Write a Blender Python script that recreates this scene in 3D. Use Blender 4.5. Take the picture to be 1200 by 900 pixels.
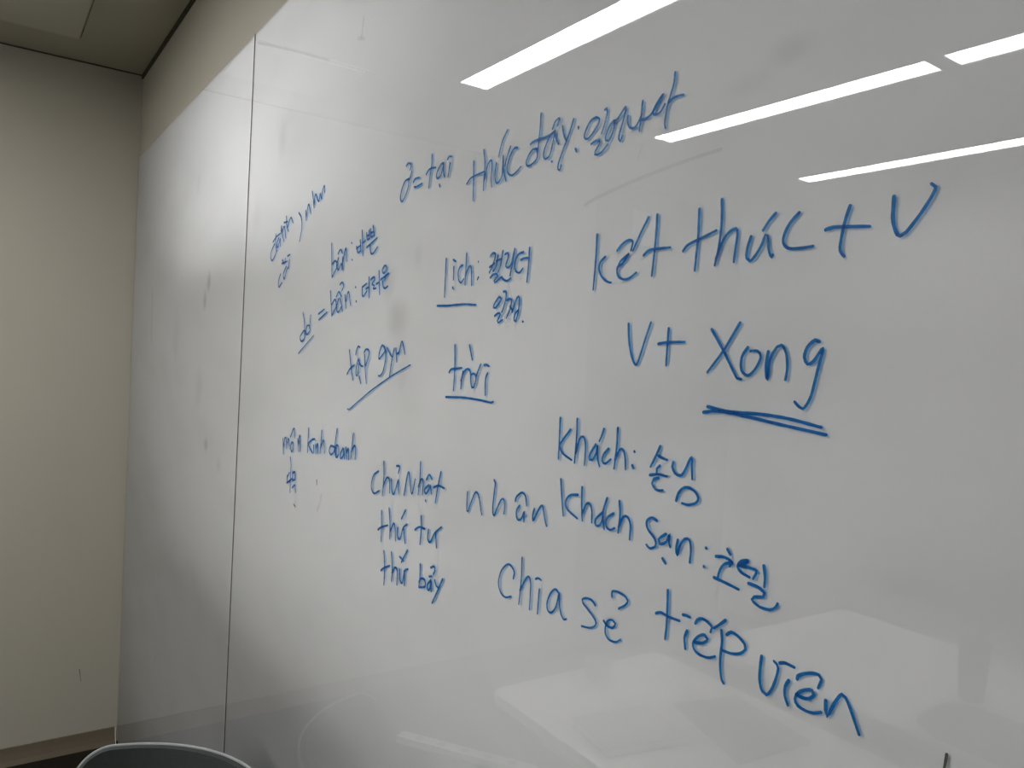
import bpy, bmesh, math
from mathutils import Vector, Matrix

# ------------------------------------------------------------------ camera, light level, world
for o in list(bpy.data.objects): bpy.data.objects.remove(o)
SC = bpy.context.scene
COL = SC.collection
F_PX = 911.5161                                   # focal length for a 1200 x 900 image
YAW, PITCH, ROLL = -0.9665, -0.0336, 0.0554
CAM = Vector((3.2022, -0.4815, 1.5339))
def cam_axes():
    cy, sy, cp, sp = math.cos(YAW), math.sin(YAW), math.cos(PITCH), math.sin(PITCH)
    f = Vector((sy*cp, cy*cp, sp)); r = Vector((cy, -sy, 0)); u = r.cross(f)
    c, s = math.cos(ROLL), math.sin(ROLL)
    return c*r + s*u, -s*r + c*u, f
AX_R, AX_U, AX_F = cam_axes()
cd = bpy.data.cameras.new('camera'); cam = bpy.data.objects.new('camera', cd); COL.objects.link(cam)
cd.sensor_width = 36; cd.lens = F_PX/1200*36; cd.clip_start = 0.02
m = Matrix.Identity(4)
for i in range(3):
    m[i][0], m[i][1], m[i][2], m[i][3] = AX_R[i], AX_U[i], -AX_F[i], CAM[i]
cam.matrix_world = m
SC.camera = cam
w = bpy.data.worlds.new('world'); SC.world = w; w.use_nodes = True
w.node_tree.nodes['Background'].inputs[0].default_value = (0.02, 0.02, 0.02, 1)
SC.view_settings.view_transform = 'Standard'; SC.view_settings.look = 'None'
SC.view_settings.gamma = 1; SC.view_settings.use_curve_mapping = False
SC.view_settings.exposure = 0.32
LIGHT = 40.0                                      # radiance of the ceiling strip diffusers

# ------------------------------------------------------------------ measures (metres)
H = 2.5                                           # ceiling
RX, RY = 4.2, -3.4                                # room: X 0..RX, Y RY..0, the glass board hangs on Y = 0
SEAM, TOP, BEND = 1.4697, 2.195, 3.47             # glass panels
Y_WALL, Y_BACK, Y_GLASS = -0.0012, -0.0055, -0.0078                  # front of the white backing, front of the glass
LX = [(0.7576, 1.9135), (1.9664, 3.1223)]
LY = [(-1.037, -0.9223), (-1.988, -1.873), (-2.982, -2.8673)]
EDGE = -2.222                                     # the left wall changes paint here

def on_glass(px, py):
    """where the sight line through a pixel meets the front of the glass"""
    d = AX_R*((px-600)/F_PX) + AX_U*((450-py)/F_PX) + AX_F
    t = (Y_GLASS-CAM.y)/d.y
    p = CAM + d*t
    return p.x, p.z

# ------------------------------------------------------------------ materials
def mat(name): 
    mt = bpy.data.materials.new(name); mt.use_nodes = True
    return mt, mt.node_tree.nodes, mt.node_tree.links
def plain(name, col, rough=0.5, noise=0.0, scale=8.0, bump=0.0, metal=0.0, spec=0.5):
    mt, N, L = mat(name); b = N['Principled BSDF']
    b.inputs['Base Color'].default_value = (*col, 1); b.inputs['Roughness'].default_value = rough
    b.inputs['Metallic'].default_value = metal; b.inputs['Specular IOR Level'].default_value = spec
    if noise or bump:
        tc = N.new('ShaderNodeTexCoord'); nz = N.new('ShaderNodeTexNoise')
        nz.inputs['Scale'].default_value = scale; nz.inputs['Detail'].default_value = 5
        L.new(tc.outputs['Object'], nz.inputs['Vector'])
        if noise:
            r = N.new('ShaderNodeMapRange'); r.inputs['To Min'].default_value = 1-noise; r.inputs['To Max'].default_value = 1+noise
            L.new(nz.outputs['Fac'], r.inputs['Value'])
            mx = N.new('ShaderNodeVectorMath'); mx.operation = 'SCALE'; mx.inputs[0].default_value = col
            L.new(r.outputs['Result'], mx.inputs['Scale']); L.new(mx.outputs['Vector'], b.inputs['Base Color'])
        if bump:
            n2 = N.new('ShaderNodeTexNoise'); n2.inputs['Scale'].default_value = scale*30
            L.new(tc.outputs['Object'], n2.inputs['Vector'])
            bp = N.new('ShaderNodeBump'); bp.inputs['Strength'].default_value = bump; bp.inputs['Distance'].default_value = 0.002
            L.new(n2.outputs['Fac'], bp.inputs['Height']); L.new(bp.outputs['Normal'], b.inputs['Normal'])
    return mt
M = {}
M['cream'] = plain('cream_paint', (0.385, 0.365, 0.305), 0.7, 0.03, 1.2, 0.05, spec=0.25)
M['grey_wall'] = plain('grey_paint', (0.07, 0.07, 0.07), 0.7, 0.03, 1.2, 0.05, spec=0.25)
M['pale_wall'] = plain('pale_paint', (0.50, 0.49, 0.47), 0.7, 0.03, 1.2, 0.05, spec=0.25)
M['dim_wall'] = plain('dim_paint', (0.22, 0.22, 0.21), 0.7, 0.03, 1.2, 0.05, spec=0.25)
M['ceiling'] = plain('ceiling_paint', (0.32, 0.30, 0.235), 0.8, 0.02, 1.0, spec=0.2)
M['hatch'] = plain('hatch_paint', (0.38, 0.36, 0.30), 0.6, spec=0.3)
M['gap'] = plain('reveal_shade', (0.05, 0.045, 0.03), 0.8, spec=0.1)  # shade of the narrow gap at the ceiling, put into a dark colour
M['base'] = plain('brown_vinyl', (0.10, 0.078, 0.052), 0.5, 0.08, 6, spec=0.3)
M['floor'] = plain('dark_carpet', (0.012, 0.010, 0.007), 0.9, 0.25, 60, 0.4, spec=0.1)
M['seal'] = plain('dark_seal', (0.03, 0.03, 0.03), 0.7, spec=0.2)
M['edge'] = plain('edge_glint', (0.75, 0.72, 0.62), 0.35)  # pale colour for the painted glint of the glass edge
M['white_metal'] = plain('white_metal', (0.70, 0.69, 0.66), 0.4)
M['table'] = plain('white_laminate', (0.68, 0.67, 0.63), 0.75, 0.02, 3)
M['rim'] = plain('pale_grey_plastic', (0.27, 0.28, 0.28), 0.5)
M['shell'] = plain('grey_plastic', (0.30, 0.32, 0.33), 0.45, 0.03, 20)
M['pad'] = plain('charcoal_fabric', (0.045, 0.052, 0.050), 0.85, 0.15, 120, 0.3, spec=0.15)
M['cover'] = plain('grey_cover', (0.36, 0.35, 0.33), 0.5, 0.06, 40)
M['paper'] = plain('paper', (0.80, 0.79, 0.74), 0.7)
M['laptop'] = plain('slate_case', (0.09, 0.095, 0.095), 0.5)
M['pouch'] = plain('dark_pouch', (0.04, 0.042, 0.05), 0.8, 0.1, 30)
M['steel'] = plain('dark_steel', (0.11, 0.11, 0.11), 0.4)
M['cup'] = plain('pale_ceramic', (0.34, 0.34, 0.33), 0.4)
M['ghost_ink'] = plain('dark_ink', (0.05, 0.05, 0.05), 0.6)
M['housing'] = plain('light_housing', (0.85, 0.85, 0.85), 0.5)

def emitter(name, col, s):
    mt, N, L = mat(name); N.remove(N['Principled BSDF'])
    e = N.new('ShaderNodeEmission'); e.inputs[0].default_value = (*col, 1); e.inputs[1].default_value = s
    L.new(e.outputs[0], N['Material Output'].inputs[0]); return mt
M['lamp'] = emitter('strip_diffuser', (1.0, 0.99, 0.975), LIGHT)

def glass_mat():
    """flat sheet glass: clear, with the sharp Fresnel reflection of its front face"""
    mt, N, L = mat('sheet_glass'); N.remove(N['Principled BSDF'])
    t = N.new('ShaderNodeBsdfTransparent'); t.inputs[0].default_value = (0.975, 0.982, 0.980, 1)
    g = N.new('ShaderNodeBsdfGlossy'); g.inputs['Roughness'].default_value = 0.0
    fr = N.new('ShaderNodeFresnel'); fr.inputs['IOR'].default_value = 1.56
    mx = N.new('ShaderNodeMixShader')
    L.new(fr.outputs[0], mx.inputs[0]); L.new(t.outputs[0], mx.inputs[1]); L.new(g.outputs[0], mx.inputs[2])
    L.new(mx.outputs[0], N['Material Output'].inputs[0]); return mt
M['glass'] = glass_mat()

def ink_mat(name, col, thru, opac, rough=0.45):
    mt, N, L = mat(name); b = N['Principled BSDF']
    tc = N.new('ShaderNodeTexCoord'); nz = N.new('ShaderNodeTexNoise'); nz.inputs['Scale'].default_value = 55
    L.new(tc.outputs['Object'], nz.inputs['Vector'])
    r = N.new('ShaderNodeMapRange'); r.inputs['From Min'].default_value = 0.3; r.inputs['From Max'].default_value = 0.7
    r.inputs['To Min'].default_value = 0.6; r.inputs['To Max'].default_value = 1.25
    L.new(nz.outputs['Fac'], r.inputs['Value'])
    sc = N.new('ShaderNodeVectorMath'); sc.operation = 'SCALE'; sc.inputs[0].default_value = col
    L.new(r.outputs['Result'], sc.inputs['Scale']); L.new(sc.outputs['Vector'], b.inputs['Base Color'])
    b.inputs['Roughness'].default_value = rough; b.inputs['Specular IOR Level'].default_value = 0.3
    t = N.new('ShaderNodeBsdfTransparent'); t.inputs[0].default_value = (*thru, 1)
    mx = N.new('ShaderNodeMixShader'); mx.inputs[0].default_value = opac
    L.new(t.outputs[0], mx.inputs[1]); L.new(b.outputs[0], mx.inputs[2])
    L.new(mx.outputs[0], N['Material Output'].inputs[0]); return mt
M['ink'] = ink_mat('blue_marker_ink', (0.004, 0.082, 0.28), (0.01, 0.39, 0.92), 0.52)
M['smear_or_reflection'] = ink_mat('wipe_or_reflection_film', (0.10, 0.10, 0.10), (0.96, 0.96, 0.96), 0.03, 0.8)  # wiped ink, and one painted reflection line

# wiped-ink smudges on the white layer: pixel centre, half sizes in metres (along, up), strength
SMUDGES = [((244, 330), .022, .030, .42), ((239, 352), .018, .026, .36), ((240, 521), .022, .020, .32), ((232, 455), .05, .06, .13), ((255, 545), .03, .02, .14), ((232, 215), .03, .03, .10),
           ((330, 165), .030, .045, .16), ((463, 375), .035, .035, .22), ((455, 330), .02, .035, .14), ((488, 300), .015, .02, .10), ((470, 440), .02, .03, .10),
           ((862, 292), .012, .008, .16), ((925, 58), .022, .012, .12), ((870, 100), .03, .012, .08),
           ((1060, 690), .045, .012, .05), ((480, 470), .05, .04, .05), ((270, 590), .02, .03, .08),
           ((300, 250), .03, .05, .08), ((880, 580), .03, .03, .05), ((205, 400), .05, .12, .08)]
def backing_mat():
    mt, N, L = mat('white_backing'); b = N['Principled BSDF']
    b.inputs['Roughness'].default_value = 0.6; b.inputs['Specular IOR Level'].default_value = 0.0
    tc = N.new('ShaderNodeTexCoord'); sp = N.new('ShaderNodeSeparateXYZ'); L.new(tc.outputs['Object'], sp.inputs[0])
    def math_(op, a, bb):
        n = N.new('ShaderNodeMath'); n.operation = op
        for i, v in enumerate((a, bb)):
            if isinstance(v, (int, float)): n.inputs[i].default_value = v
            else: L.new(v, n.inputs[i])
        return n.outputs[0]
    nz = N.new('ShaderNodeTexNoise'); nz.inputs['Scale'].default_value = 14; nz.inputs['Detail'].default_value = 6
    L.new(tc.outputs['Object'], nz.inputs['Vector'])
    nb = N.new('ShaderNodeTexNoise'); nb.inputs['Scale'].default_value = 3.2; nb.inputs['Detail'].default_value = 4
    mp = N.new('ShaderNodeMapping'); mp.inputs['Rotation'].default_value = (0, 0.6, 0); mp.inputs['Scale'].default_value = (1, 1, 2.2)
    L.new(tc.outputs['Object'], mp.inputs['Vector']); L.new(mp.outputs['Vector'], nb.inputs['Vector'])
    tot = None
    for (u, rx, rz, s) in SMUDGES:
        cx, cz = on_glass(*u)
        dx = math_('DIVIDE', math_('SUBTRACT', sp.outputs['X'], cx), rx)
        dz = math_('DIVIDE', math_('SUBTRACT', sp.outputs['Z'], cz), rz)
        d = math_('SQRT', math_('ADD', math_('MULTIPLY', dx, dx), math_('MULTIPLY', dz, dz)), 0)
        d = math_('ADD', d, math_('MULTIPLY', math_('SUBTRACT', nz.outputs['Fac'], 0.5), 1.2))
        r = N.new('ShaderNodeMapRange'); r.interpolation_type = 'SMOOTHSTEP'
        r.inputs['From Min'].default_value = 1.3; r.inputs['From Max'].default_value = 0.0
        r.inputs['To Min'].default_value = 0; r.inputs['To Max'].default_value = s
        L.new(d, r.inputs['Value'])
        tot = r.outputs[0] if tot is None else math_('MAXIMUM', tot, r.outputs[0])
    cl = N.new('ShaderNodeMapRange'); cl.inputs['From Min'].default_value = 0.45; cl.inputs['From Max'].default_value = 0.75
    cl.inputs['To Max'].default_value = 0.10; L.new(nb.outputs['Fac'], cl.inputs['Value'])
    tot = math_('ADD', tot, cl.outputs[0])
    mx = N.new('ShaderNodeMix'); mx.data_type = 'RGBA'
    mx.inputs['A'].default_value = (0.86, 0.86, 0.87, 1); mx.inputs['B'].default_value = (0.20, 0.20, 0.20, 1)
    L.new(tot, mx.inputs['Factor']); L.new(mx.outputs['Result'], b.inputs['Base Color'])
    return mt
M['backing'] = backing_mat()

# ------------------------------------------------------------------ mesh helpers
class MB:
    def __init__(s): s.v, s.f = [], []
    def add(s, vs, fs):
        k = len(s.v); s.v += [tuple(v) for v in vs]; s.f += [tuple(i+k for i in f) for f in fs]; return s
    def box(s, x0, x1, y0, y1, z0, z1, skip=()):
        x0, x1 = sorted((x0, x1)); y0, y1 = sorted((y0, y1)); z0, z1 = sorted((z0, z1))
        vs = [(x, y, z) for z in (z0, z1) for y in (y0, y1) for x in (x0, x1)]
        fs = {'-z': (0, 2, 3, 1), '+z': (4, 5, 7, 6), '-y': (0, 1, 5, 4), '+y': (2, 6, 7, 3), '-x': (0, 4, 6, 2), '+x': (1, 3, 7, 5)}
        return s.add(vs, [f for k, f in fs.items() if k not in skip])
    def tube(s, pts, r, n=8, closed=False):
        pts = [Vector(p) for p in pts]; rs = r if isinstance(r, (list, tuple)) else [r]*len(pts)
        rings = []
        up = Vector((0, 0, 1))
        for i, p in enumerate(pts):
            a = pts[i-1] if (i or closed) else p; b = pts[(i+1) % len(pts)] if (i+1 < len(pts) or closed) else p
            t = (b-a).normalized(); ref = up if abs(t.dot(up)) < 0.95 else Vector((1, 0, 0))
            e1 = t.cross(ref).normalized(); e2 = e1.cross(t).normalized()
            rings.append([p + (e1*math.cos(2*math.pi*k/n) + e2*math.sin(2*math.pi*k/n))*rs[i] for k in range(n)])
        vs = [v for ring in rings for v in ring]; fs = []
        m_ = len(pts); last = m_ if closed else m_-1
        for i in range(last):
            j = (i+1) % m_
            for k in range(n): fs.append((i*n+k, i*n+(k+1) % n, j*n+(k+1) % n, j*n+k))
        if not closed: fs += [tuple(range(n-1, -1, -1)), tuple((m_-1)*n+k for k in range(n))]
        return s.add(vs, fs)
    def slab(s, outline, z0, z1, bev=0.0):
        """a flat body over an outline (counter-clockwise), edges optionally chamfered"""
        n = len(outline); cx = sum(p[0] for p in outline)/n; cy = sum(p[1] for p in outline)/n
        def ring(z, ins):
            o = []
            for (x, y) in outline:
                d = math.hypot(x-cx, y-cy); k = (d-ins)/d
                o.append((cx+(x-cx)*k, cy+(y-cy)*k, z))
            return o
        rs = [ring(z0, bev), ring(z0+bev, 0), ring(z1-bev, 0), ring(z1, bev)] if bev else [ring(z0, 0), ring(z1, 0)]
        vs = [v for r_ in rs for v in r_]; fs = [tuple(range(n-1, -1, -1)), tuple((len(rs)-1)*n+k for k in range(n))]
        for i in range(len(rs)-1):
            for k in range(n): fs.append((i*n+k, i*n+(k+1) % n, (i+1)*n+(k+1) % n, (i+1)*n+k))
        return s.add(vs, fs)
    def lathe(s, prof, cx, cy, n=28):
        vs, fs = [], []
        for (r, z) in prof:
            for k in range(n): vs.append((cx+r*math.cos(2*math.pi*k/n), cy+r*math.sin(2*math.pi*k/n), z))
        for i in range(len(prof)-1):
            for k in range(n): fs.append((i*n+k, i*n+(k+1) % n, (i+1)*n+(k+1) % n, (i+1)*n+k))
        fs += [tuple(range(n-1, -1, -1)), tuple((len(prof)-1)*n+k for k in range(n))]
        return s.add(vs, fs)
    def build(s, name, material, parent=None, smooth=False):
        me = bpy.data.meshes.new(name); me.from_pydata(s.v, [], s.f); me.materials.append(M[material])
        if smooth:
            for p in me.polygons: p.use_smooth = True
        me.update()
        o = bpy.data.objects.new(name, me); COL.objects.link(o)
        if parent:
            o.parent = parent; o.matrix_parent_inverse = Matrix.Translation(-parent.location)
        return o
def rrect(x0, x1, y0, y1, r, n=5):
    out = []
    for (cx, cy, a) in ((x1-r, y0+r, -90), (x1-r, y1-r, 0), (x0+r, y1-r, 90), (x0+r, y0+r, 180)):
        for k in range(n+1):
            t = math.radians(a+90*k/n); out.append((cx+r*math.cos(t), cy+r*math.sin(t)))
    return out
def thing(name, label, cat, loc=(0, 0, 0), group=None):
    o = bpy.data.objects.new(name, None); COL.objects.link(o); o.location = loc; o.empty_display_size = 0.1
    return tag(o, label, cat, group)
def tag(o, label, cat, group=None):
    o['label'] = label; o['category'] = cat
    if group: o['group'] = group
    return o
def struct(o, label, cat):
    o['kind'] = 'structure'; o['label'] = label; o['category'] = cat; return o

# ------------------------------------------------------------------ the room
struct(MB().box(0, RX, RY, 0, -0.1, 0).build('floor', 'floor'), 'dark carpeted floor at the foot of the walls', 'floor')
struct(MB().box(-0.1, RX+.1, 0, 0.1, -0.1, H+.2).build('wall_front', 'cream'), 'cream wall carrying the glass board, showing above it', 'wall')
wl = MB().box(-0.1, 0, EDGE, 0, -0.1, H+.2).build('wall_left', 'cream')
MB().add([(.0004, -.1385, .300), (.0004, -.1360, .300), (.0004, -.1300, .250), (.0004, -.1312, .250), (0, -.1385, .300), (0, -.1360, .300), (0, -.1300, .250), (0, -.1312, .250)], [(0, 1, 2, 3), (0, 4, 5, 1), (1, 5, 6, 2), (2, 6, 7, 3), (3, 7, 4, 0)]).build('scuff_mark', 'base', wl)
struct(wl, 'plain cream side wall left of the glass board', 'wall')
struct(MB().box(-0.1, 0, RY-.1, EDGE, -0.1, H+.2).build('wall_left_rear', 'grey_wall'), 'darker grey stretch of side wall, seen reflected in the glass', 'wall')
struct(MB().box(-0.1, RX+.1, RY-.1, RY, -0.1, H+.2).build('wall_rear', 'pale_wall'), 'pale wall facing the board across the room', 'wall')
struct(MB().box(RX, RX+.1, RY, 0, -0.1, H+.2).build('wall_right', 'dim_wall'), 'dark grey end wall behind the photographer', 'wall')
# ceiling with the recesses of the strip lights left open
cb = MB(); y_prev = 0
for (ya, yb) in LY:
    cb.box(0, RX, yb, y_prev, H, H+.12)
    xp = 0
    for (xa, xb) in (LX if ya == LY[1][0] else LX[:1]): cb.box(xp, xa, ya, yb, H, H+.12); xp = xb
    cb.box(xp, RX, ya, yb, H, H+.12); y_prev = ya
cb.box(0, RX, RY, y_prev, H, H+.12)
struct(cb.build('ceiling', 'ceiling'), 'cream ceiling with recessed strip lights', 'ceiling')
struct(MB().box(0.0, RX, -0.006, 0, H-.014, H).build('trim_1', 'gap'), 'dark strip painted as the shadow line between board wall and ceiling', 'trim')
struct(MB().box(0, 0.004, EDGE, -0.006, H-.004, H).build('trim_2', 'gap'), 'thin dark line between side wall and ceiling', 'trim')
def baseboard(name, label, run):
    """cove skirting: thin at the top, flared toe at the floor"""
    prof = [(0, .056), (.005, .056), (.012, .036), (.021, .016), (.031, 0.0), (0, 0.0)]
    (a, b, nrm) = run; a, b, nrm = Vector(a), Vector(b), Vector(nrm)
    n = len(prof); vs = [p0 + nrm*d + Vector((0, 0, z)) for p0 in (a, b) for (d, z) in prof]
    fs = [(k, (k+1) % n, n+(k+1) % n, n+k) for k in range(n)] + [tuple(range(n))[::-1], tuple(range(n, 2*n))]
    return struct(MB().add(vs, fs).build(name, 'base'), label, 'baseboard')
bl = baseboard('baseboard_left', 'brown cove baseboard along the foot of the side wall', ((0, -0.010, 0), (0, RY, 0), (1, 0, 0)))
MB().tube([(d+.0012, -0.0105, z+.001) for (d, z) in ((.005, .056), (.012, .036), (.021, .016), (.031, .001))], .0012, 6).build('end_glint', 'edge', bl)  # pale line standing in for the shine on the glass edge
baseboard('baseboard_rear', 'brown baseboard along the far pale wall', ((.034, RY, 0), (RX, RY, 0), (0, 1, 0)))

# ceiling access hatch near the corner
hx0, hx1, hy0, hy1 = 0.249, 0.632, -0.62, -0.228
h = thing('ceiling_hatch', 'square cream access hatch in the ceiling near the corner', 'hatch', (hx0, hy0, H))
fr = MB(); t = .014
for a in ((hx0-t, hx1+t, hy1, hy1+t), (hx0-t, hx1+t, hy0-t, hy0), (hx0-t, hx0, hy0, hy1), (hx1, hx1+t, hy0, hy1)): fr.box(*a, H-.004, H)
fr.build('frame', 'ceiling', h)
MB().box(hx0+.005, hx1-.005, hy0+.005, hy1-.005, H-.008, H-.0005).build('panel', 'hatch', h)

# recessed strip lights
names_x = ['nearest the corner', 'farther from the corner']
names_y = ['row closest to the board', 'middle row', 'row farthest from the board']
for j, (ya, yb) in enumerate(LY):
    for i, (xa, xb) in enumerate(LX):
        if (i, j) in ((1, 0), (1, 2)): continue   # only the middle row has a second fitting
        L_ = thing('ceiling_light', 'recessed white strip light %s, %s' % (names_x[i], names_y[j]), 'ceiling light', (xa, ya, H), 'recessed ceiling strip lights')
        hb = MB(); e = .0015; d = .004
        hb.box(xa, xa+e, ya, yb, H, H+d); hb.box(xb-e, xb, ya, yb, H, H+d)
        hb.box(xa+e, xb-e, ya, ya+e, H, H+d); hb.box(xa+e, xb-e, yb-e, yb, H, H+d)
        hb.build('housing', 'housing', L_)
        MB().box(xa, xb, ya, yb, H+d, H+d+.01).build('diffuser', 'lamp', L_)

# small plate high on the grey stretch of wall
pl = thing('wall_plate', 'small white-edged square plate high on the grey side wall, reflected above the big writing', 'plate', (0, -2.57, 2.2))
pb = MB()
for a in ((-2.66, -2.488, 2.200, 2.212), (-2.66, -2.488, 2.370, 2.382), (-2.66, -2.649, 2.212, 2.370), (-2.499, -2.488, 2.212, 2.370)):
    pb.box(0, .022, a[0], a[1], a[2], a[3])
pb.build('frame', 'paper', pl)
MB().box(0, .012, -2.649, -2.499, 2.212, 2.370).build('face', 'white_metal', pl)

# ------------------------------------------------------------------ the glass board: two sheets
def glass_panel(x0, x1, label):
    p = thing('glass_whiteboard', label, 'whiteboard', (x0, 0, 0.02))
    MB().box(x0, x1, Y_WALL, Y_BACK, 0.02, TOP).build('white_backing', 'backing', p)
    MB().box(x0, x1, Y_BACK, Y_GLASS, 0.02, TOP, skip=('+y',)).build('glass_sheet', 'glass', p)
    return p
P_L = glass_panel(0.016, SEAM-.0035, 'narrow blank glass whiteboard sheet between the wall corner and the seam')
P_R = glass_panel(SEAM+.0035, BEND, 'large glass whiteboard sheet covered in blue marker writing')
MB().box(SEAM-.0035, SEAM+.0035, Y_WALL, -.0060, 0.02, TOP).build('seal_strip', 'seal', P_R)

# ------------------------------------------------------------------ handwriting, traced word by word
# each crop: pixel origin and magnification of the view it was read in
CROP = dict(A=(300, 205, 6.43), B=(340, 255, 5.293), C=(395, 385, 8.57), D=(320, 495, 7.826), E=(425, 530, 4.737),
            F=(500, 275, 7.826), G=(505, 390, 9.47), H=(460, 170, 11.25), I=(535, 125, 7.5), J=(665, 75, 7.5),
            K=(680, 230, 5.4545), L=(880, 200, 5.217), M=(720, 360, 4.615), N=(540, 550, 10), O=(640, 480, 6),
            P=(645, 550, 4.2857), Q=(570, 640, 6.3158), R=(755, 680, 6.667), S=(875, 755, 7.5), Z=(0, 0, 1))
WORDS = []
def W(crop, label, text, name='handwritten_word', ink='ink', width=None):
    """text: strokes separated by ';', points 'x,y' separated by blanks; an optional 'X:' prefix names another crop"""
    strokes = []
    for s in text.split(';'):
        s = s.strip(); c = crop
        if not s: continue
        if s[1] == ':': c, s = s[0], s[2:]
        ox, oy, k = CROP[c]
        strokes.append([(ox+float(a.split(',')[0])/k, oy+float(a.split(',')[1])/k) for a in s.split()])
    if name == 'underline': width = {'B': .0022, 'C': .0021}.get(crop, .0025)
    elif name == 'handwritten_word': width = {'A': .0031, 'B': .0029, 'C': .0028, 'D': .0032, 'E': .0028, 'F': .0024, 'G': .0026, 'H': .0026, 'I': .0022, 'J': .0021, 'Q': .0021}.get(crop, .0023)
    WORDS.append((name, label, strokes, ink, width))

W('A', 'small blue word đánh with bracket', '140,520 115,580 113,632 125,642 148,590 160,525; 150,445 148,530 158,575; 128,505 155,465 185,440; 172,475 155,530 168,540 182,480 184,535; 190,430 192,385 198,440 210,500; 196,440 214,388 225,475; 230,312 232,380 245,425; 240,390 262,322 280,360; 212,360 240,350; 323,285 342,325 345,400 328,502')
W('A', 'small blue word nhau', '375,270 378,340; 378,320 396,222 413,290; 425,125 438,245; 438,220 450,145 466,190 475,195 485,140 492,180 502,120 516,80 518,130')
W('A', 'small blue word cãi', '185,748 170,800 172,845 195,812; 228,690 207,745 213,785 230,720 245,695; 200,640 213,668 222,630; 195,668 235,650; 252,640 246,705; 238,612 256,600')
W('B', 'small blue word bân with colon', '258,160 258,260 260,370; 260,290 280,268 292,300 262,368; 300,250 288,300 300,325 318,285 322,320; 298,225 312,198 324,220; 325,320 325,245; 325,285 345,190 352,270; 381,156 383,160; 384,260 386,264')
W('B', 'small blue Korean word 바쁜', '412,180 420,215 440,205; 435,140 440,205; 412,192 437,172; 447,80 452,235; 452,157 468,140; 475,95 478,135 492,130; 490,80 494,130; 475,115 492,106; 498,70 503,120 522,108; 515,50 523,110; 500,96 521,86; 475,185 540,125; 497,175 500,218 515,222 542,182')
W('B', 'small blue word dơ', '82,705 62,740 70,768 90,745 92,700 82,705; 80,590 88,650 90,742; 105,670 95,710 105,725 122,700 118,670 105,670; 120,685 128,605')
W('B', 'underline below the word dơ', '52,842 95,790 145,732', name='underline')
W('B', 'small blue word bẩn with equals sign and colon', '175,598 212,568; 178,635 228,585; 250,455 255,540 258,610; 258,540 278,508 286,550 260,605; 300,505 288,560 298,588 315,555; 308,498 318,540 324,580; 286,492 302,460 318,490; 310,415 323,402 332,425 322,452; 340,480 346,562; 346,520 362,460 375,545; 406,430 408,434; 409,518 411,522')
W('B', 'small blue Korean word 더러운', '447,432 475,408; 448,430 447,478 456,488 476,455; 490,370 490,495; 470,442 490,430; 500,385 520,368 525,385 508,412 522,422 515,442 532,438; 552,330 555,475; 535,412 553,400; 585,300 572,325 580,345 598,325 595,298 585,300; 562,385 612,345; 590,365 588,395; 575,395 578,430 590,438 606,425')
W('C', 'blue word tập', '125,215 140,380 158,515; 100,458 132,402 175,365; 215,298 196,380 190,460 202,472 214,420 224,312; 218,318 235,368 260,380; 188,258 198,208 215,178 230,190; 278,260 282,400 293,550; 272,240 290,210 315,215 322,255 305,320 285,375; 222,478 238,550')
W('C', 'blue word gym', '485,225 472,182 450,172 426,240 420,303 440,288 485,225; 487,222 488,300 465,420 437,470 415,475; 505,195 530,250 550,282; 575,200 556,290 540,390 527,485; 592,200 600,335; 600,255 625,232 650,130 668,180 680,255')
W('C', 'long slanting underline below tập gym', '105,808 135,800 330,632 520,495 600,445 735,365', name='underline')
W('D', 'small blue word môn', '92,150 95,290; 97,220 110,140 122,160 125,240; 125,200 140,150 148,190 150,245; 172,180 162,220 170,268 185,240 185,190 172,180; 160,130 192,55 200,140; 228,150 230,265; 230,205 245,120 251,170 248,265')
W('D', 'small blue word kinh', '328,55 322,150 315,275; 365,150 325,200 362,282; 372,210 375,280; 365,157 380,150; 390,200 393,285; 393,240 408,195 411,285; 447,75 440,180 432,280; 435,235 460,165 468,200 470,280')
W('D', 'small blue word doanh', '588,60 575,150 565,250 574,310; 560,225 530,215 515,260 530,295 555,275 566,240; 580,210 570,260 580,320 602,290 598,215 580,210; 640,240 618,290 622,330 645,300 648,240 656,330; 670,230 675,335; 675,280 690,240 693,340; 737,105 725,220 715,325; 718,270 745,215 758,240 752,335')
W('D', 'small cramped blue Korean word below môn', '158,320 165,390 160,500 155,640; 130,490 130,545 155,540; 130,500 150,460; 125,555 180,512; 180,450 178,540; 180,468 200,455 202,520 180,530; 178,598 200,575 206,640')
W('E', 'blue word chủ', '88,105 60,130 48,190 62,228 92,213; 118,52 118,140 110,240; 113,190 135,140 149,160 150,225; 160,150 162,215 175,230 195,160; 198,155 200,230; 188,76 206,80 198,116')
W('E', 'blue word nhật', '230,237 255,110 272,230 292,150; 322,55 318,150 308,235; 310,190 325,150 336,160 332,235; 367,182 345,205 350,230 370,205 376,183 381,230; 355,152 370,125 386,150; 349,267 351,273; 435,110 418,190 403,282; 395,195 420,185 452,200')
W('E', 'blue word thứ above tư line', '105,325 105,410 102,495; 85,430 105,415 140,405; 147,312 152,400 150,480; 152,440 172,395 180,420 182,490; 195,420 195,470 208,480 225,420 246,400; 228,420 235,505; 238,322 215,370')
W('E', 'blue word tư', '325,355 325,430 318,510; 290,430 315,415 345,425; 365,430 362,480 375,500 400,450 438,415; 405,445 410,530')
W('E', 'blue word thứ before bảy', '118,548 122,640 118,735; 102,655 122,640 150,630; 160,555 165,640 160,715; 163,670 180,640 192,660 190,735; 205,650 208,710 220,725 232,660 251,648; 230,660 232,740; 248,545 215,610; 206,580 226,602')
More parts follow.
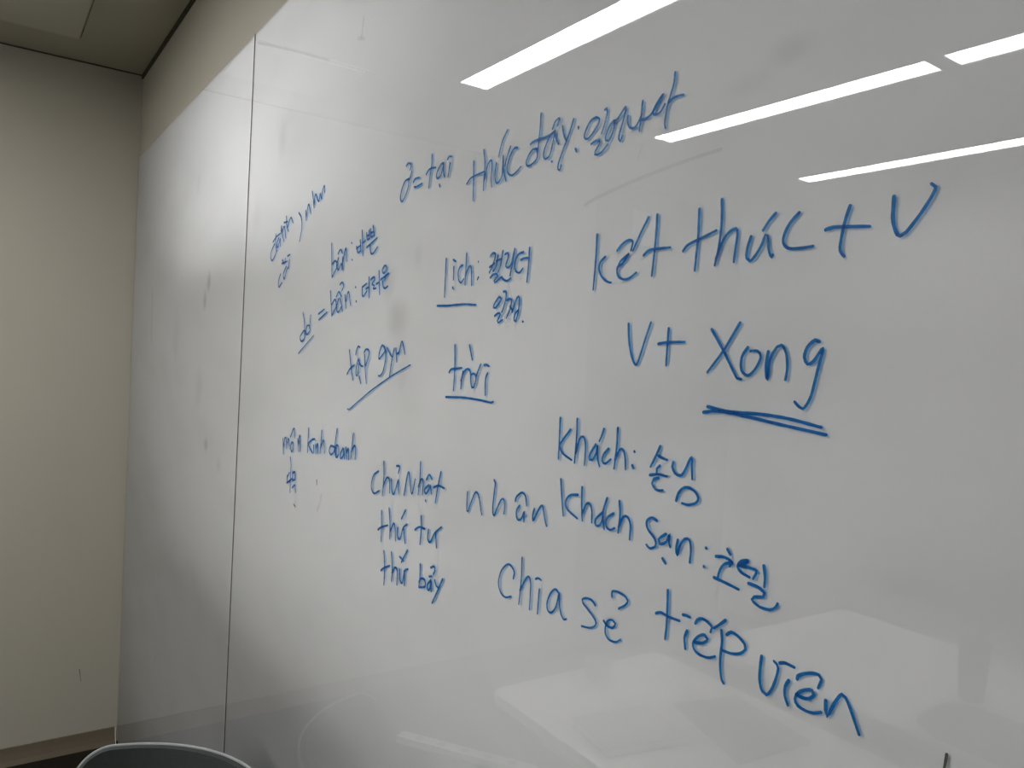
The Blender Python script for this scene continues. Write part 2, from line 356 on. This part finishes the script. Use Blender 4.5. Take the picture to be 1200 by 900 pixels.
W('E', 'blue word bảy', '320,622 318,690 312,750; 313,720 325,700 345,710 348,742 330,750 313,748; 378,710 360,735 362,765 375,755 380,715 380,772; 378,640 398,634 402,655 392,678; 370,690 383,688; 400,710 408,740 420,752; 443,705 420,760 385,838')
W('F', 'blue word lịch with colon', '180,220 172,400 163,572; 250,295 247,415; 245,230 268,246; 238,484 246,498; 330,280 305,300 290,350 295,420 315,440 342,405; 368,172 360,320 352,460; 355,380 385,300 406,292 412,360 412,465; 475,248 475,252; 475,390 465,412')
W('F', 'underline below the word lịch', '97,652 200,650 330,638 450,643', name='underline')
W('F', 'blue Korean word 캘린더', '585,200 605,172 632,175 620,240 575,350; 578,298 625,262; 655,190 640,280 612,335; 700,150 678,280 655,345; 640,242 682,222; 585,395 612,365 645,362 650,380 620,420 626,440 660,412 690,385; 720,180 745,168 750,200 725,288 740,305 775,270 802,150; 808,130 790,250 765,375; 690,395 718,420 745,421 772,398; 888,160 850,175 828,205 810,270 816,330 850,350 880,312; 865,230 900,215 936,212; 945,120 935,280 920,432')
W('F', 'blue Korean word 일정', '665,570 630,620 612,668 630,672 665,630 686,592 665,570; 705,522 725,520 731,560 715,640 690,710; 625,745 655,722 676,730 650,790 657,808 695,780; 735,600 768,588 781,600 765,680 730,765; 765,660 788,695; 785,710 828,582 850,575 847,660 832,750 815,795 800,782 815,720 845,690; 881,796 885,799')
W('G', 'blue word trời', '267,135 265,400 250,640; 203,440 225,405 290,395 345,390; 430,138 445,220 460,300; 357,430 341,520 332,620; 335,530 365,440 410,400 438,440 445,550 455,608 475,605 500,520 495,470 470,452 447,468; 500,490 525,420 552,350; 628,450 606,520 602,690; 592,358 620,355 645,372')
W('G', 'underline below the word trời', '165,712 350,718 520,742 670,775 692,765', name='underline')
W('H', 'blue ở with equals sign', '215,445 165,480 122,590 105,700 120,747 150,710 195,600 215,500 210,448; 217,460 235,420 255,340; 185,275 210,240 245,250 246,285 232,330; 275,490 300,445 355,427; 288,553 310,553 390,505')
W('H', 'blue word tại', '523,125 516,280 492,430 478,565; 445,385 480,325 530,300 570,297; 675,238 640,255 588,360 580,420 600,440 640,390 675,260; 672,240 672,350 686,420; 618,520 628,550; 760,235 746,330 732,420; 728,185 750,150 782,152')
W('I', 'blue word thức on the top line', '152,480 150,640 145,825; 90,680 130,625 245,570; 240,380 250,500 241,650 237,735; 243,650 270,530 300,470 313,500 306,620 310,705; 350,495 338,600 345,660 365,670 400,600 412,425 412,550 435,655; 475,350 448,430 425,520; 450,205 405,300 370,440; 535,360 510,366 470,440 445,540 456,590 490,602 530,570 565,525')
W('I', 'blue word đậy with colon', '743,60 735,200 716,380 710,450; 705,370 665,382 625,450 613,500 630,522 680,490 712,440 705,370; 650,332 690,300 800,260 870,213; 865,213 820,260 776,370 765,440 785,460 825,410 866,225; 865,215 875,280 896,330; 845,195 870,130 905,100 907,130 890,166; 836,480 840,485; 932,170 945,250 966,302; 1030,110 990,240 930,400 896,500 893,550 908,560 920,512; 1073,178 1073,192; 1045,370 1055,396')
W('J', 'blue Korean word 일어나다', '255,468 205,500 160,590 150,645 175,660 220,610 270,530 282,482 255,468; 330,402 345,388 352,420 330,520 300,610; 210,705 245,678 280,668 286,690 245,770 240,796 265,797 310,765 355,705; 412,498 380,530 340,620 335,670 360,675 395,610 416,520 412,498; 408,515 450,470 515,375 490,500 458,610 452,660 465,680 484,628; 535,455 530,510 550,560 590,560 625,510 655,440; 663,325 650,450 632,590; 648,490 690,480 740,438 800,345 845,260 790,340 750,420 760,446 800,436 832,400 856,352; 947,75 935,180 890,330 865,450 855,530 862,565; 890,338 920,305 970,280 1022,270')
W('K', 'large blue word kết', '108,245 100,400 83,597; 160,388 130,420 120,460 135,510 170,545 197,552; 308,370 270,430 238,455 240,505 270,530 310,525 358,488; 308,372 258,415 237,462; 237,348 270,305 310,280 336,290 325,345; 437,135 390,230 337,348; 493,118 485,250 470,400 457,508; 405,378 440,345 500,335 575,327')
W('K', 'large blue word thức before the plus', '762,82 755,250 740,400 732,475; 658,350 690,310 780,265 870,218; 906,20 905,150 890,300 860,442; 868,400 920,270 970,215 997,205 1006,240 990,350 982,420; 1092,258 1068,335 1064,395 1085,415 1125,372 1165,300 1184,246 1198,252 1205,340 1222,392 1230,375; L:152,260 110,310 75,365; L:295,257 240,320 205,390 198,440 225,473 290,475 380,462')
W('L', 'large blue plus sign and V', '607,215 575,310 550,430 546,490 570,525; 458,362 500,347 600,342 727,340; 875,158 868,290 885,370 912,400 950,375 1040,260 1110,150 1130,98 1105,80')
W('M', 'blue V and plus sign', '77,90 80,180 95,270 115,312 130,290 165,180 198,82; 294,115 287,210 280,315; 238,198 290,190 380,188')
W('M', 'large blue word Xong', '527,120 590,235 650,360 665,385 685,390; 680,85 590,235 503,352; 722,218 690,270 688,340 722,370 765,330 792,270 775,238 735,238; 833,240 820,320 827,390 840,290 880,215 905,205 930,250 935,330 925,392; 1108,185 1085,178 1045,215 1028,270 1045,308 1080,290 1128,222 1100,340 1060,490 1020,550 1000,540 975,512')
W('M', 'double underline below Xong', '505,538 620,565 800,580 950,605 1118,650; 482,568 560,562 700,588 900,635 1145,690', name='underline')
W('N', 'blue word nhân', '80,265 72,400 72,488 85,490 120,390 165,280 190,270 215,330 232,450 245,530; 392,125 405,160 392,280 378,420 378,520 390,545 420,470 470,360 492,342 512,380 512,470 505,520; 640,370 655,320 700,280 730,275 760,320 772,425; 690,425 655,480 655,560 680,595 715,570 745,490 738,560 740,615; 862,465 845,530 845,605 870,560 920,460 955,420 970,480 985,580 1005,665')
W('O', 'blue word khách with colon, upper line', '100,58 95,200 87,348; 172,140 110,225 95,260 120,310 180,355; 220,65 215,200 200,375; 207,310 235,210 262,190 277,240 275,320 270,388; 350,245 310,310 305,350 325,355 355,300 360,250 362,340 375,400; 407,135 395,175 375,222; 440,275 405,315 395,360 415,380 455,350; 505,130 498,250 478,415; 485,350 520,280 545,290 557,350 558,420; 621,294 623,298; 606,392 615,412')
W('O', 'blue Korean word 손님', '803,258 780,310 735,402; 788,322 815,340 852,355; 800,395 780,415 777,450; 730,460 790,455 850,470; 790,480 757,490 745,520 770,560 800,570 820,567; 895,370 888,400 905,445 940,465 970,440 1022,335 1025,410 1028,488; 915,640 930,590 960,555 1000,548 1045,575 1070,620 1055,655 1000,670 955,658')
W('P', 'blue word khách on the hotel line', '53,50 58,140 65,232; 138,128 100,130 78,160 85,200 135,247; 160,90 158,170 160,258; 162,220 180,175 197,172 208,205 208,268; 264,215 228,250 228,280 248,282 266,240; 285,145 264,220 270,300; 317,222 285,245 280,285 300,305 322,295; 347,160 350,230 340,318; 343,290 365,240 388,240 402,280 398,352')
W('P', 'blue word sạn with colon', '535,258 510,243 485,260 490,300 525,350 528,385 500,397 482,378; 580,325 545,350 550,375 580,365 600,325 595,360 602,390; 563,448 578,473; 640,355 632,400 637,432 650,385 675,350 698,355 706,400 700,468; 782,395 785,398; 771,488 774,491')
W('P', 'blue Korean word 호텔', '890,402 904,428; 832,437 870,440 905,458 915,472 900,486; 912,468 875,476 852,505 842,540; 822,543 880,570 945,603; 990,458 958,462 940,488 960,518 1000,542; 990,462 965,478 945,480; 950,482 985,490 1035,510 1018,550; 1072,485 1078,540 1075,590; 995,573 1040,590 1075,622 1070,640 1025,640 1012,655 1050,690 1100,705 1130,695 1142,675')
W('Q', 'large blue word Chia', '200,240 206,190 180,142 150,138 110,185 90,270 105,340 140,378 183,372; 265,85 260,230 240,430; 248,330 290,245 315,225 328,270 325,370 318,470; 393,320 385,410 378,500; 365,243 385,237 405,252; 530,340 510,318 475,350 450,420 455,475 480,492 515,450 540,345 540,430 555,510 575,545 592,540')
W('Q', 'large blue word sẻ', '805,437 780,400 740,385 710,395 715,420 760,480 805,545 808,585 770,605 705,592; 868,552 895,590 935,605 955,575 935,548 905,548 885,580 880,640 905,690 955,710 993,693; 930,375 932,335 975,340 1030,375 1048,405 1030,435 980,462')
W('R', 'large blue word tiếp', '185,78 180,250 172,380 162,460; 92,258 130,252 190,285 275,317; 303,270 330,275 358,290; 335,395 315,450 320,535; 400,335 420,305 455,300 500,330 530,370 518,405; 635,312 590,345 545,375; 395,485 460,490 495,460 470,425 420,440 382,490 390,540 430,580 500,605 553,595; 603,392 608,480 595,600 595,700 605,780 620,805; 645,425 680,405 730,435 785,500 790,540 750,572 680,572 612,548')
W('S', 'large blue word viên', '132,105 118,220 115,320 135,410 175,445 215,405 255,310 278,210 265,175 240,148; 293,165 340,165 418,203; 370,318 340,370 335,450 362,535; 445,305 450,280 500,260 580,255 635,270 658,310 630,385; 440,440 490,470 550,478 590,445 575,405 520,400 455,425 425,480 450,540 520,585 590,605 655,597; 695,495 695,580 708,635 730,600 770,520 835,440 870,470 920,590 960,710 988,792')
# stray dark marks, wiped traces and one painted reflection
W('D', 'tiny black dot below doanh', '400,528 402,572', name='stray_mark', ink='ghost_ink', width=.0024)
W('D', 'tiny dark dot below the cramped Korean word', '190,752 204,776', name='stray_mark', ink='ghost_ink', width=.0024)
W('Z', 'short dark dash at the lower right', '1109.5,884 1108,893 1106,903', name='stray_mark', ink='ghost_ink', width=.0016)
W('Z', 'faint wiped dash near the top', '426,22 425,34 423.5,45; 420,45 427,45', name='wipe_or_reflection', ink='smear_or_reflection', width=.006)
W('Z', 'faint wiped diagonal line above kết', '686,240 705,229 750,209 800,190 845,175', name='wipe_or_reflection', ink='smear_or_reflection', width=.0032)
W('Z', 'faint wiped tick under 나', '752,169 750,178 747,187', name='wipe_or_reflection', ink='smear_or_reflection', width=.002)
W('Z', 'faint painted reflection of the ceiling hatch edge, at the top by the seam', '303,50 340,58 385,70', name='wipe_or_reflection', ink='smear_or_reflection', width=.0045)  # painted stand-in for the hatch edge mirrored in the glass
W('D', 'faint wiped curve below kinh', '443,665 430,740 402,815', name='wipe_or_reflection', ink='smear_or_reflection', width=.005)
WL = [('wipe_or_reflection', 'thin wiped vertical trace', [[(178.5, 340), (178, 370), (177.5, 400)]], 'smear_or_reflection', .010)]

def smooth_line(pts, step=0.0022):
    """Catmull-Rom through the traced points"""
    P = [Vector((a, b)) for a, b in pts]
    if len(P) == 2 or len(P) == 1: ctrl = P
    else: ctrl = P
    out = []
    for i in range(len(ctrl)-1):
        p1, p2 = ctrl[i], ctrl[i+1]
        p0 = ctrl[i-1] if i else p1*2-p2
        p3 = ctrl[i+2] if i+2 < len(ctrl) else p2*2-p1
        n = max(1, min(10, int((p2-p1).length/step)))
        for k in range(n):
            t = k/n
            out.append(0.5*((2*p1)+(p2-p0)*t+(2*p0-5*p1+4*p2-p3)*t*t+(3*p1-p0-3*p2+p3)*t**3))
    out.append(ctrl[-1]); return out
def ribbon(mb, line, width, lift):
    """a flat ink stroke with round ends, lying on the front of the glass"""
    n = len(line); hw = width/2
    left, right = [], []
    for i, p in enumerate(line):
        a = line[max(0, i-1)]; b = line[min(n-1, i+1)]; d = (b-a)
        d = d.normalized() if d.length > 1e-7 else Vector((1, 0)); nn = Vector((-d.y, d.x))
        u = i/max(1, n-1); h = hw*(1.12-0.22*u+0.06*math.sin(i*1.3))
        left.append(p+nn*h); right.append(p-nn*h)
    def cap(c, frm, to, sgn):
        r = (frm-c).length; a0 = math.atan2((frm-c).y, (frm-c).x)
        return [c+Vector((math.cos(a0+sgn*math.pi*k/5), math.sin(a0+sgn*math.pi*k/5)))*r for k in range(1, 5)]
    y0, y1 = Y_GLASS, Y_GLASS-lift
    for i in range(n-1):
        q = [left[i], left[i+1], right[i+1], right[i]]
        mb.add([(v.x, y1, v.y) for v in q], [(0, 3, 2, 1)])
    e = [right[-1]] + [left[-1]]
    c1 = cap(line[-1], left[-1], right[-1], -1); mb.add([(v.x, y1, v.y) for v in [left[-1]]+c1+[right[-1]]], [tuple(range(6))])
    c0 = cap(line[0], right[0], left[0], -1); mb.add([(v.x, y1, v.y) for v in [right[0]]+c0+[left[0]]], [tuple(range(6))])
    loop = left + c1 + right[::-1] + c0; k = len(loop)
    mb.add([(v.x, y1, v.y) for v in loop]+[(v.x, y0, v.y) for v in loop], [(i, (i+1) % k, k+(i+1) % k, k+i) for i in range(k)])
def write(words, panel):
    cnt = 0
    for (name, label, strokes, ink, width) in words:
        mb = MB()
        for s in strokes:
            line = smooth_line([on_glass(*q) for q in s]); cnt += 1
            ribbon(mb, line, width or .0025, .00012+.00001*(cnt % 9))
        o = mb.build(name, ink, panel); o['label'] = label
write(WORDS, P_R); write(WL, P_L)

# ------------------------------------------------------------------ chair in front of the board
CX, CY, CR, ZT = 1.880, -0.318, 0.2745, 0.765
ch = thing('tub_chair', 'charcoal chair with curved back and pale thin rim in front of the glass', 'chair', (CX, CY, 0))
A0, A1 = math.radians(86), math.radians(180)
def back_top(u):                                  # height of the back's upper edge, corners rounded off
    e = min(u, 1-u)*(A1-A0)*CR; r = .07
    return ZT if e >= r else ZT-r+math.sqrt(max(0, r*r-(r-e)**2))
def back_pt(u, v, off):
    a = A0+(A1-A0)*u; zt = back_top(u); z0 = .44
    z = z0+(zt-z0)*v
    rr = CR-off-.035*(1-(z-z0)/(ZT-z0))
    return Vector((CX+rr*math.cos(a), CY+rr*math.sin(a), z))
def sheet(mb, off0, off1, nu=40, nv=8, vmax=1.0):
    us = [.5-.5*math.cos(math.pi*i/nu) for i in range(nu+1)]
    for off, flip in ((off0, False), (off1, True)):
        vs = [back_pt(u, vmax*j/nv, off) for u in us for j in range(nv+1)]; fs = []
        for i in range(nu):
            for j in range(nv):
                q = (i*(nv+1)+j, (i+1)*(nv+1)+j, (i+1)*(nv+1)+j+1, i*(nv+1)+j+1); fs.append(q[::-1] if flip else q)
        mb.add(vs, fs)
    edge = [(0, j/nv*vmax) for j in range(nv+1)] + [(u, vmax) for u in us[1:]] + [(1, vmax*(1-j/nv)) for j in range(1, nv+1)] + [(u, 0) for u in us[::-1][1:-1]]
    k = len(edge); vs = [back_pt(u, v, o) for o in (off0, off1) for (u, v) in edge]
    mb.add(vs, [(i, (i+1) % k, k+(i+1) % k, k+i) for i in range(k)])
    return mb
sheet(MB(), 0, .004).build('back_shell', 'shell', ch, True)
sheet(MB(), .0042, .016, vmax=.997).build('back_pad', 'pad', ch, True)
us = [.5-.5*math.cos(math.pi*i/60) for i in range(61)]
MB().tube([back_pt(u, 1.0, .0012) for u in us], .0022, 8).build('back_rim', 'rim', ch, True)
fd = Vector((math.cos(math.radians(-44)), math.sin(math.radians(-44)), 0)); sd = Vector((-fd.y, fd.x, 0))
ctr = Vector((CX, CY, 0))
def oriented(outl): return [((ctr+fd*a+sd*b).x, (ctr+fd*a+sd*b).y) for (a, b) in outl]
MB().slab(oriented(rrect(-.225, .235, -.225, .225, .11, 8)), .435, .485, .014).build('seat', 'pad', ch, True)
MB().slab(oriented(rrect(-.222, .232, -.222, .222, .11, 8)), .423, .4345).build('seat_pan', 'shell', ch)
for a in (-.16, .17):
    for b in (-.17, .17):
        p0 = ctr+fd*a+sd*b; p1 = ctr+fd*(a*1.28)+sd*(b*1.2)
        MB().tube([(p0.x, p0.y, .425), (p1.x, p1.y, .001)], [.014, .010], 10).build('leg', 'rim', ch, True)

# ------------------------------------------------------------------ tables and what lies on them (seen in the reflection)
ZTAB = 0.72
def table(x0, x1, y0, y1, label):
    t_ = thing('table', label, 'table', ((x0+x1)/2, (y0+y1)/2, 0), 'white classroom tables')
    MB().slab(rrect(x0, x1, y0, y1, .035), ZTAB-.026, ZTAB, .003).build('table_top', 'table', t_)
    for x in (x0+.30, x1-.15):
        for y in (y0+.06, y1-.06):
            MB().tube([(x, y, ZTAB-.027), (x, y, 0.001)], .014, 10).build('leg', 'cover', t_, True)
    for y in (y0+.06, y1-.06):
        MB().box(x0+.16, x1-.09, y-.012, y+.012, ZTAB-.075, ZTAB-.027).build('apron_rail', 'cover', t_)
table(1.648, 3.0, -1.16, -0.590, 'white table nearest the glass, notebook and slate device on its top')
table(1.655, 3.0, -2.06, -1.330, 'white table standing behind the first, with dark pouch and tumbler')

def quad_slab(pts, z0, z1): 
    a = sum(pts[i][0]*pts[(i+1) % 4][1]-pts[(i+1) % 4][0]*pts[i][1] for i in range(4))
    return pts if a > 0 else pts[::-1]
nb = thing('notebook', 'grey covered notebook with pale page edges lying on the white table', 'notebook', (1.98, -.74, ZTAB))
q = quad_slab([(1.892, -.651), (2.041, -.628), (2.083, -.829), (1.918, -.85)], 0, 0)
cxq = sum(p[0] for p in q)/4; cyq = sum(p[1] for p in q)/4
inn = [(cxq+(x-cxq)*.955, cyq+(y-cyq)*.955) for x, y in q]
MB().slab(q, ZTAB+.0003, ZTAB+.002).build('back_cover', 'cover', nb)
MB().slab(inn, ZTAB+.002, ZTAB+.017).build('page_block', 'paper', nb)
MB().slab(q, ZTAB+.017, ZTAB+.019).build('front_cover', 'cover', nb)
tb = thing('tablet', 'flat slate grey device lying beside the notebook on white table', 'tablet', (2.08, -.99, ZTAB))
q = quad_slab([(1.934, -.935), (1.976, -1.109), (2.213, -1.067), (2.195, -.85)], 0, 0)
MB().slab(q, ZTAB+.0003, ZTAB+.010, .0015).build('case', 'laptop', tb)
inn = [(2.08+(x-2.08)*.93, -.99+(y+.99)*.93) for x, y in q]
MB().slab(inn, ZTAB+.010, ZTAB+.0107).build('lid_panel', 'laptop', tb)
cu = thing('cup', 'small pale round cup near the left end of the white table', 'cup', (1.725, -.872, ZTAB))
MB().lathe([(.026, ZTAB+.0005), (.030, ZTAB+.004), (.036, ZTAB+.050), (.034, ZTAB+.050), (.028, ZTAB+.008), (.001, ZTAB+.007)], 1.725, -.872).build('bowl', 'cup', cu, True)
MB().lathe([(.020, ZTAB+.0002), (.020, ZTAB+.0006)], 1.725, -.872).build('foot', 'cup', cu, True)
po = MB(); outl = rrect(2.275, 2.62, -1.555, -1.345, .06, 6)
n = len(outl); rings = [(0.88, 0.0005), (1.0, .016), (0.97, .030), (0.80, .040)]
vs = [(2.447+(x-2.447)*k, -1.45+(y+1.45)*k, ZTAB+z) for (k, z) in rings for (x, y) in outl]
fs = [tuple(range(n-1, -1, -1)), tuple(range(3*n, 4*n))]+[(i*n+k, i*n+(k+1) % n, (i+1)*n+(k+1) % n, (i+1)*n+k) for i in range(3) for k in range(n)]
pg = thing('pouch', 'dark rounded pouch lying on the second white table', 'pouch', (2.447, -1.45, ZTAB))
pbody = po.add(vs, fs).build('body', 'pouch', pg, True)
MB().tube([(2.33, -1.45, ZTAB+.041), (2.56, -1.45, ZTAB+.041)], .003, 6).build('zip', 'steel', pbody)
tu = thing('tumbler', 'dark upright tumbler with a straw behind the pouch on table', 'tumbler', (2.268, -1.672, ZTAB))
MB().lathe([(.028, ZTAB+.0005), (.030, ZTAB+.004), (.037, ZTAB+.140), (.037, ZTAB+.142)], 2.268, -1.672).build('body', 'steel', tu, True)
tlid = MB().lathe([(.038, ZTAB+.142), (.038, ZTAB+.152), (.030, ZTAB+.158)], 2.268, -1.672).build('lid', 'steel', tu, True)
MB().tube([(2.272, -1.672, ZTAB+.157), (2.282, -1.677, ZTAB+.225)], .0035, 8).build('straw', 'cup', tlid, True)

# long pale strip on the floor, seen low in the glass
st = thing('floor_strip', 'long pale bar lying on the dark floor, reflected low beside the chair', 'bar', (.72, -1.1, 0))
a, b = Vector((.50, -.95)), Vector((.98, -1.27)); d = (b-a).normalized(); nn = Vector((-d.y, d.x))*.026
q = [a-nn, b-nn, b+nn, a+nn]
MB().slab([(v.x, v.y) for v in q], .0005, .028, .006).build('body', 'white_metal', st)
for k in range(5):
    c = a+(b-a)*(.16+.17*k)
    MB().lathe([(.017, .0281), (.017, .0292), (.012, .0292)], c.x, c.y, 14).build('socket', 'rim', st)
